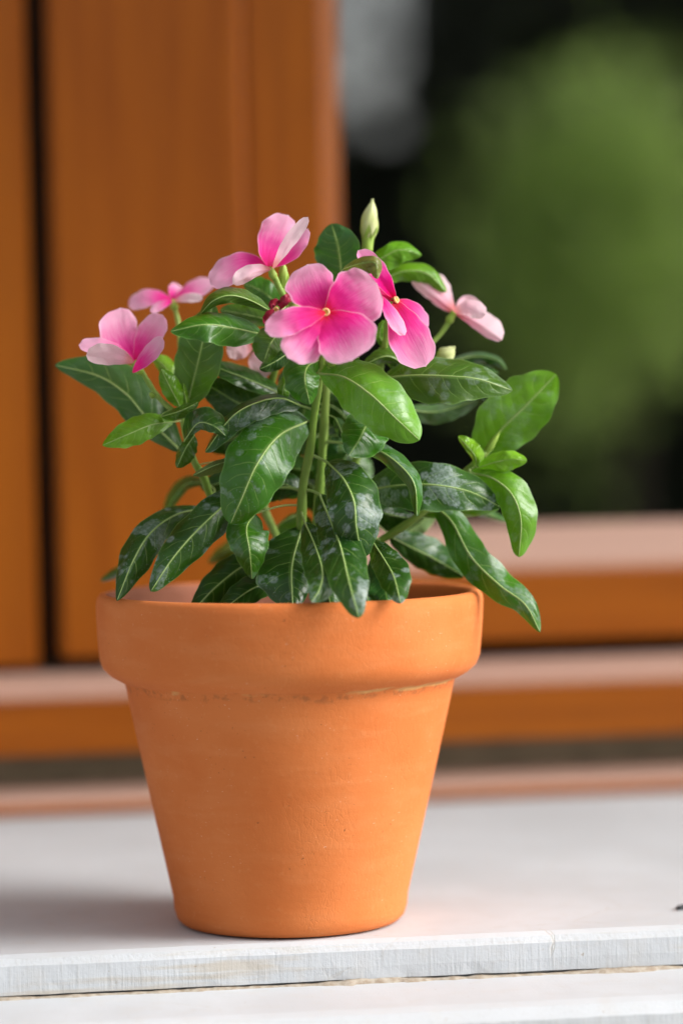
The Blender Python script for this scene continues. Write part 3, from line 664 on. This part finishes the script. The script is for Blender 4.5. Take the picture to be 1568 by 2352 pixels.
 dict(mid=[(418,1038,1),(368,990,1),(327,948,.9),(290,905,.8),(225,863,.5),(126,838,.1)], L=40, R=56, dl=-.2, dr=-.7, tone='teal', spots=.1, p=.5, b=.7, rib=1.2),
 dict(mid=[(398,969,2),(350,975,2.8),(300,995,3.2),(235,1023,3.2)], L=30, R=30, dl=.1, dr=-.6, tone='bright', p=.5, b=.7),
 dict(mid=[(370,957,2.4),(415,943,3.2),(456,923,3)], L=10, R=18, dl=-.6, dr=-.2, tone='olive', p=.5),
 dict(mid=[(414,934,2),(392,892,2.3),(370,848,2.3)], L=20, R=24, dl=-.3, dr=-.3, tone='bright', p=.5),
 dict(mid=[(400,880,.4),(378,842,.2),(350,818,0)], L=16, R=22, dl=-.3, dr=-.3, tone='lime', p=.5),
 dict(mid=[(430,930,1.8),(424,905,2.0),(421,880,1.9)], L=7, R=7, dl=-.2, dr=-.2, tone='lime', p=.4),
 # --- crown
 dict(mid=[(786,655,.4),(781,600,.8),(775,560,1),(761,513,1)], L=54, R=47, dl=-.2, dr=.2, tone='teal', p=.55, b=.55, rib=1.1),
 dict(mid=[(788,617,4.2),(830,604,4.8),(862,604,5),(866,640,5)], L=14, R=26, dl=-.3, dr=-.2, tone='brown', p=.55, under=False, rib=.6),
 dict(mid=[(838,618,0),(880,590,.2),(920,573,.2),(968,586,0)], L=20, R=34, dl=-.4, dr=-.2, tone='bright', p=.5, b=.7),
 dict(mid=[(875,642,-.3),(930,622,-.3),(980,628,-.4),(1025,670,-.5)], L=18, R=24, dl=-.4, dr=-.2, tone='bright', p=.5),
 dict(mid=[(640,700,.4),(600,668,0),(560,650,-.4)], L=24, R=30, dl=-.3, dr=-.3, tone='mid', p=.5),
 dict(mid=[(742,838,2.8),(788,830,3.4),(826,821,3.6)], L=7, R=9, dl=-.2, dr=-.2, tone='bright'),
 dict(mid=[(888,800,.6),(872,770,.8),(880,735,1.0)], L=10, R=14, dl=-.2, dr=-.2, tone='bright'),
 dict(mid=[(870,800,.4),(895,815,.9),(905,850,1.0)], L=14, R=14, dl=-.2, dr=-.2, tone='olive'),
]
for d in exec_leaves: leaf(**d)

# ------------------------------------------------------------------ flowers
def petal_profile(p=0.62):
    a = math.log(0.5)/math.log(p)
    def f(u):
        if u >= 0.999: return 0.0
        s = max(0.0, math.sin(math.pi*u**a))**0.45
        lo = 0.07+0.93*min(1, u/0.36)**0.8
        s = min(s, lo) if u < p else s
        if u > 0.965: s *= max(0.03, 1-((u-0.965)/0.035)**0.5)
        return s
    return f
PP = petal_profile()
pet_n = 0
def petal(fl, mid, L, R, dl=0.06, dr=-0.06, under=False, tint=(1, 1, 1), pale=0.0, wave=0.05, mat=None, arch=0.03):
    global pet_n; pet_n += 1
    if len(mid) == 2:
        a, b = Vector(mid[0]), Vector(mid[1]); mid = [tuple(a), tuple(a.lerp(b, .5)), tuple(b)]
    o, _ = blade('petal', mid, L, R, dl, dr, mat or M_PETAL, 30, 18, PP, wave, 1.6, pet_n*2.4, under, arch, 0.10, pet_n*5.3)
    o.color = (tint[0], tint[1], tint[2], pale); o.parent = fl
    return o

def flower(c, calyx_from=None, eye=True, r=1.0, label=None, face=None):
    """The flower's own mesh is its tube (behind the petals); petals and eye are its children."""
    C = U(*c)
    b = U(*calyx_from) if calyx_from else C+fwd*0.012
    ax = (C-b)
    path = [b.lerp(C, t) for t in (0, .15, .3, .5, .7, .85, .99)]
    rr = [0.0008, 0.0013, 0.0016, 0.0014, 0.0012, 0.0013, 0.0015]
    V, Fc = tube_data(path, lambda t: rr[min(6, int(round(t*6)))]*r, 12)
    o = ppart(mesh_obj('flower', V, Fc, M_CALYX))
    if label: o['label'] = label
    if eye:
        n = (face or ax).normalized(); q = n.orthogonal().normalized(); s = n.cross(q)
        R1, R2 = 0.00105*r, 0.00042*r; V = []; Fc = []
        for i in range(20):
            a = i/20*6.2832; d = q*math.cos(a)+s*math.sin(a)
            for k in range(8):
                e = k/8*6.2832; V.append(C+n*0.0004+d*(R1+R2*math.cos(e))+n*(R2*math.sin(e)))
        for i in range(20):
            for k in range(8):
                A = i*8+k; B = i*8+(k+1) % 8; A2 = ((i+1) % 20)*8+k; B2 = ((i+1) % 20)*8+(k+1) % 8; Fc.append((A, A2, B2, B))
        e1 = mesh_obj('eye', V, Fc, M_EYE); e1.parent = o
        V = [C+n*0.00055]+[C+n*0.0004+(q*math.cos(i/16*6.2832)+s*math.sin(i/16*6.2832))*R1 for i in range(16)]
        Fc = [(0, 1+i, 1+(i+1) % 16) for i in range(16)]
        e2 = mesh_obj('throat', V, Fc, M_THROAT); e2.parent = o
    return o

# facing the viewer
f = flower((748,717,5.5), (742,735,4.0), face=(CAM-U(748,717,5.5))+Vector((0, 0, .15)), label='open hot pink flower facing forward with crimson centre')
petal(f, [(748,717,5.5),(727,666,5.25),(706,606,5.0)], 66, 46, .16, -.12, wave=.07)
petal(f, [(748,717,5.5),(805,686,5.3),(866,650,5.1)], 64, 74, .14, -.02, wave=.08)
petal(f, [(748,717,5.5),(782,775,6.0),(808,829,6.7)], 84, 58, -.14, .22, wave=.10)
petal(f, [(748,717,5.5),(706,768,5.95),(660,823,6.6)], 56, 46, -.10, -.05, wave=.10)
petal(f, [(748,717,5.6),(682,734,6.25),(608,760,6.6)], 30, 34, .18, .10, wave=.06)
# turned aside, right of it
f = flower((908,689,3.0), (896,705,2.0), face=Vector((.75, -.75, .35)), label='hot pink flower turned sideways behind the front flower')
petal(f, [(908,689,3),(872,640,3.2),(821,574,3.2)], 16, 30, -.5, .3, tint=(1, .8, .95))
petal(f, [(908,689,3),(942,712,2.5),(976,760,2.2)], 26, 26, -.6, .2, tint=(1, .7, .9))
petal(f, [(906,690,3),(936,765,3.7),(978,842,3.9)], 48, 50, -.3, .5, wave=.10, tint=(1, .9, .97))
petal(f, [(904,692,3.1),(884,668,2.6),(861,650,2.4)], 15, 18, .2, -.2, tint=(.95, .25, .5), pale=-.5)
petal(f, [(872,676,4.3),(895,714,4.6),(930,770,4.4)], 15, 18, -.8, .3, pale=.35)
# seen from behind, far right
f = flower((1043,716,-.3), (1028,742,-.35), eye=False, label='pale pink flower seen from behind on the right of the plant')
petal(f, [(1043,716,-.3),(998,680,-.5),(944,640,-.7)], 14, 32, -.4, -.4, under=True, pale=.6)
petal(f, [(1043,716,-.4),(1014,680,-1.0),(994,629,-1.6)], 28, 28, .2, -.3, under=True, pale=.6)
petal(f, [(1043,716,-.2),(1090,738,0),(1153,781,.2)], 34, 16, -.8, -.2, under=True, pale=.6, wave=.1)
petal(f, [(1043,716,-.4),(1072,690,-1.0),(1108,716,-1.6)], 14, 18, .1, .2, under=True, pale=.6)
petal(f, [(1043,716,-.1),(1078,708,.5),(1116,722,.9)], 22, 20, -.4, -.1, under=True, pale=.6)
# cupped, far left
f = flower((308,832,1.7), (326,858,1.45), eye=False, label='cupped pale pink flower at the end of the left stem')
petal(f, [(310,828,1.6),(287,772,1.0),(276,706,.7)], 56, 34, .7, -.1, pale=.42)
petal(f, [(311,828,1.6),(342,772,1.2),(374,722,1.1)], 32, 30, -.2, .7, pale=.36)
petal(f, [(308,830,1.8),(250,806,2.0),(180,792,2.1)], 16, 25, .3, -.5, pale=.6)
petal(f, [(307,832,1.9),(262,820,2.9),(197,816,3.1)], 20, 30, -.3, .4, under=True, pale=.8)
petal(f, [(304,856,2.2),(324,829,2.8),(372,772,2.9)], 14, 24, -.3, .7, pale=.3)
# top flower with rolled white edges
f = flower((620,613,2.4), (630,640,2.3), eye=False, label='pale pink flower with rolled white petal edges at the top left of the crown')
petal(f, [(616,612,2.2),(628,565,1.7),(662,493,1.4)], 46, 36, .3, -.3, pale=.30, wave=.12)
petal(f, [(622,614,2.5),(672,578,2.2),(708,524,2.1)], 24, 18, -.3, .4, pale=.10, wave=.1)
petal(f, [(626,617,2.8),(660,560,3.3),(708,497,3.5)], 15, 15, -.4, .3, under=True, pale=.9, wave=.14)
petal(f, [(614,613,2.3),(560,610,2.1),(483,655,2.3)], 26, 38, .5, -.6, pale=.38, wave=.12)
petal(f, [(623,617,2.8),(582,625,3.5),(534,652,3.8)], 14, 22, -.3, -.2, under=True, pale=.9, wave=.14)
# thin, edge-on, left behind
f = flower((397,690,-1.5), (402,712,-1.4), eye=False, label='pale pink flower seen edge-on behind the left stem')
petal(f, [(397,690,-1.5),(345,684,-1.6),(295,704,-1.8)], 19, 22, .9, -.9, pale=.4)
petal(f, [(399,690,-1.5),(440,670,-1.7),(492,648,-1.9)], 24, 18, -1.2, .9, pale=.4)
petal(f, [(397,691,-1.3),(378,698,-.6),(345,716,.0)], 10, 12, .3, -.4, pale=.5)
petal(f, [(399,691,-1.3),(430,684,-.7),(466,684,-.2)], 12, 11, -.3, .4, pale=.6, under=True)
petal(f, [(399,688,-1.8),(405,676,-2.6),(420,662,-3.4)], 26, 26, 0, 0, pale=.4)
# half hidden among the leaves
f = flower((585,800,-.2), (600,822,-.4), eye=False, label='pale pink petals half hidden among the leaves below the front flower')
petal(f, [(580,800,-.2),(560,800,0),(520,796,.2)], 28, 26, 0, 0, pale=.6, under=True)
petal(f, [(585,800,-.2),(592,828,0),(612,866,.2)], 30, 26, 0, 0, pale=.6, under=True)
petal(f, [(585,800,-.2),(610,790,-.2),(640,800,-.2)], 24, 24, 0, 0, pale=.6, under=True)
# a wilted one, dark crimson
f = flower((634,711,4.2), (652,694,3.2), eye=True, r=.8, label='shrivelled dark crimson wilted flower beside the front flower')
petal(f, [(638,712,4.0),(652,694,4.2),(668,678,4.0)], 13, 10, -.3, .2, mat=M_WILT, wave=.3)
petal(f, [(634,711,4.1),(620,722,4.5),(612,748,4.3)], 10, 13, -.3, .3, mat=M_WILT, wave=.3)
petal(f, [(634,708,4.0),(645,726,4.3),(632,745,4.2)], 14, 14, .3, -.3, mat=M_WILT, wave=.3)
petal(f, [(634,711,4.0),(624,700,4.2),(640,688,4.0)], 9, 10, .2, -.3, mat=M_WILT, wave=.25)

# ------------------------------------------------------------------ buds
def bud(base, tip, rmax, cal=0.35, mat=None, twist=0.8):
    A, B = U(*base), U(*tip); n = 26; ax = (B-A).normalized(); q = ax.orthogonal().normalized(); s = ax.cross(q); V = []; Fc = []; S = 15
    for i in range(n+1):
        t = i/n; r = rmax*(math.sin(math.pi*min(1, (0.16+0.84*t)**0.85)))**0.9
        if t > .86: r = max(r*0.9, rmax*0.16)
        for k in range(S):
            a = 2*math.pi*k/S+twist*t*2.2; rr = r*(1+0.13*math.cos(5*(2*math.pi*k/S)))
            V.append(A.lerp(B, t)+(q*math.cos(a)+s*math.sin(a))*rr)
    for i in range(n):
        for k in range(S): a = i*S+k; b = i*S+(k+1) % S; Fc.append((a, b, b+S, a+S))
    Fc.append(tuple(range(S-1, -1, -1))); Fc.append(tuple(range(n*S, (n+1)*S)))
    o = ppart(mesh_obj('bud', V, Fc, mat or M_BUD))
    L = (B-A).length; V = []; Fc = []
    for k in range(5):           # narrow sepals hugging the base
        a = 2*math.pi*k/5; d = q*math.cos(a)+s*math.sin(a); e = ax.cross(d); b0 = len(V)
        for t, wd, rr in ((-.22, .35, .45), (0, .5, .62), (.16, .34, .95), (.34, .03, 1.08)):
            c = A+ax*(L*t)+d*(rmax*rr+.0001); V += [c-e*rmax*wd, c+e*rmax*wd]
        for j in range(3): Fc.append((b0+2*j, b0+2*j+1, b0+2*j+3, b0+2*j+2))
    m = mesh_obj('calyx', V, Fc, M_CALYX); m.parent = o
    return o
bud((845,545,.3), (855,456,.4), 0.0030)
V, Fc = tube_data([U(843,580,.3), U(843,570,.3), U(844,560,.3), U(845,550,.3), U(845,544,.3)], 0.00205, 12); ppart(mesh_obj('bud_stalk', V, Fc, M_CALYX))
bud((1118,1037,.9), (1148,990,1.0), 0.0012, mat=M_CALYX)
bud((1012,826,.3), (1044,796,.5), 0.0030)
bud((672,716,3.6), (682,686,3.8), 0.0022, mat=M_CALYX)
bud((652,650,2.0), (650,600,2.0), 0.0017, mat=M_CALYX)
bud((352,910,1.9), (344,902,2.2), 0.0010, mat=M_CALYX)
bud((758,838,3.6), (768,818,4.2), 0.0016, mat=M_CALYX)

# parts were made in world coordinates: keep them there under their parents
dg = bpy.context.view_layer; dg.update()
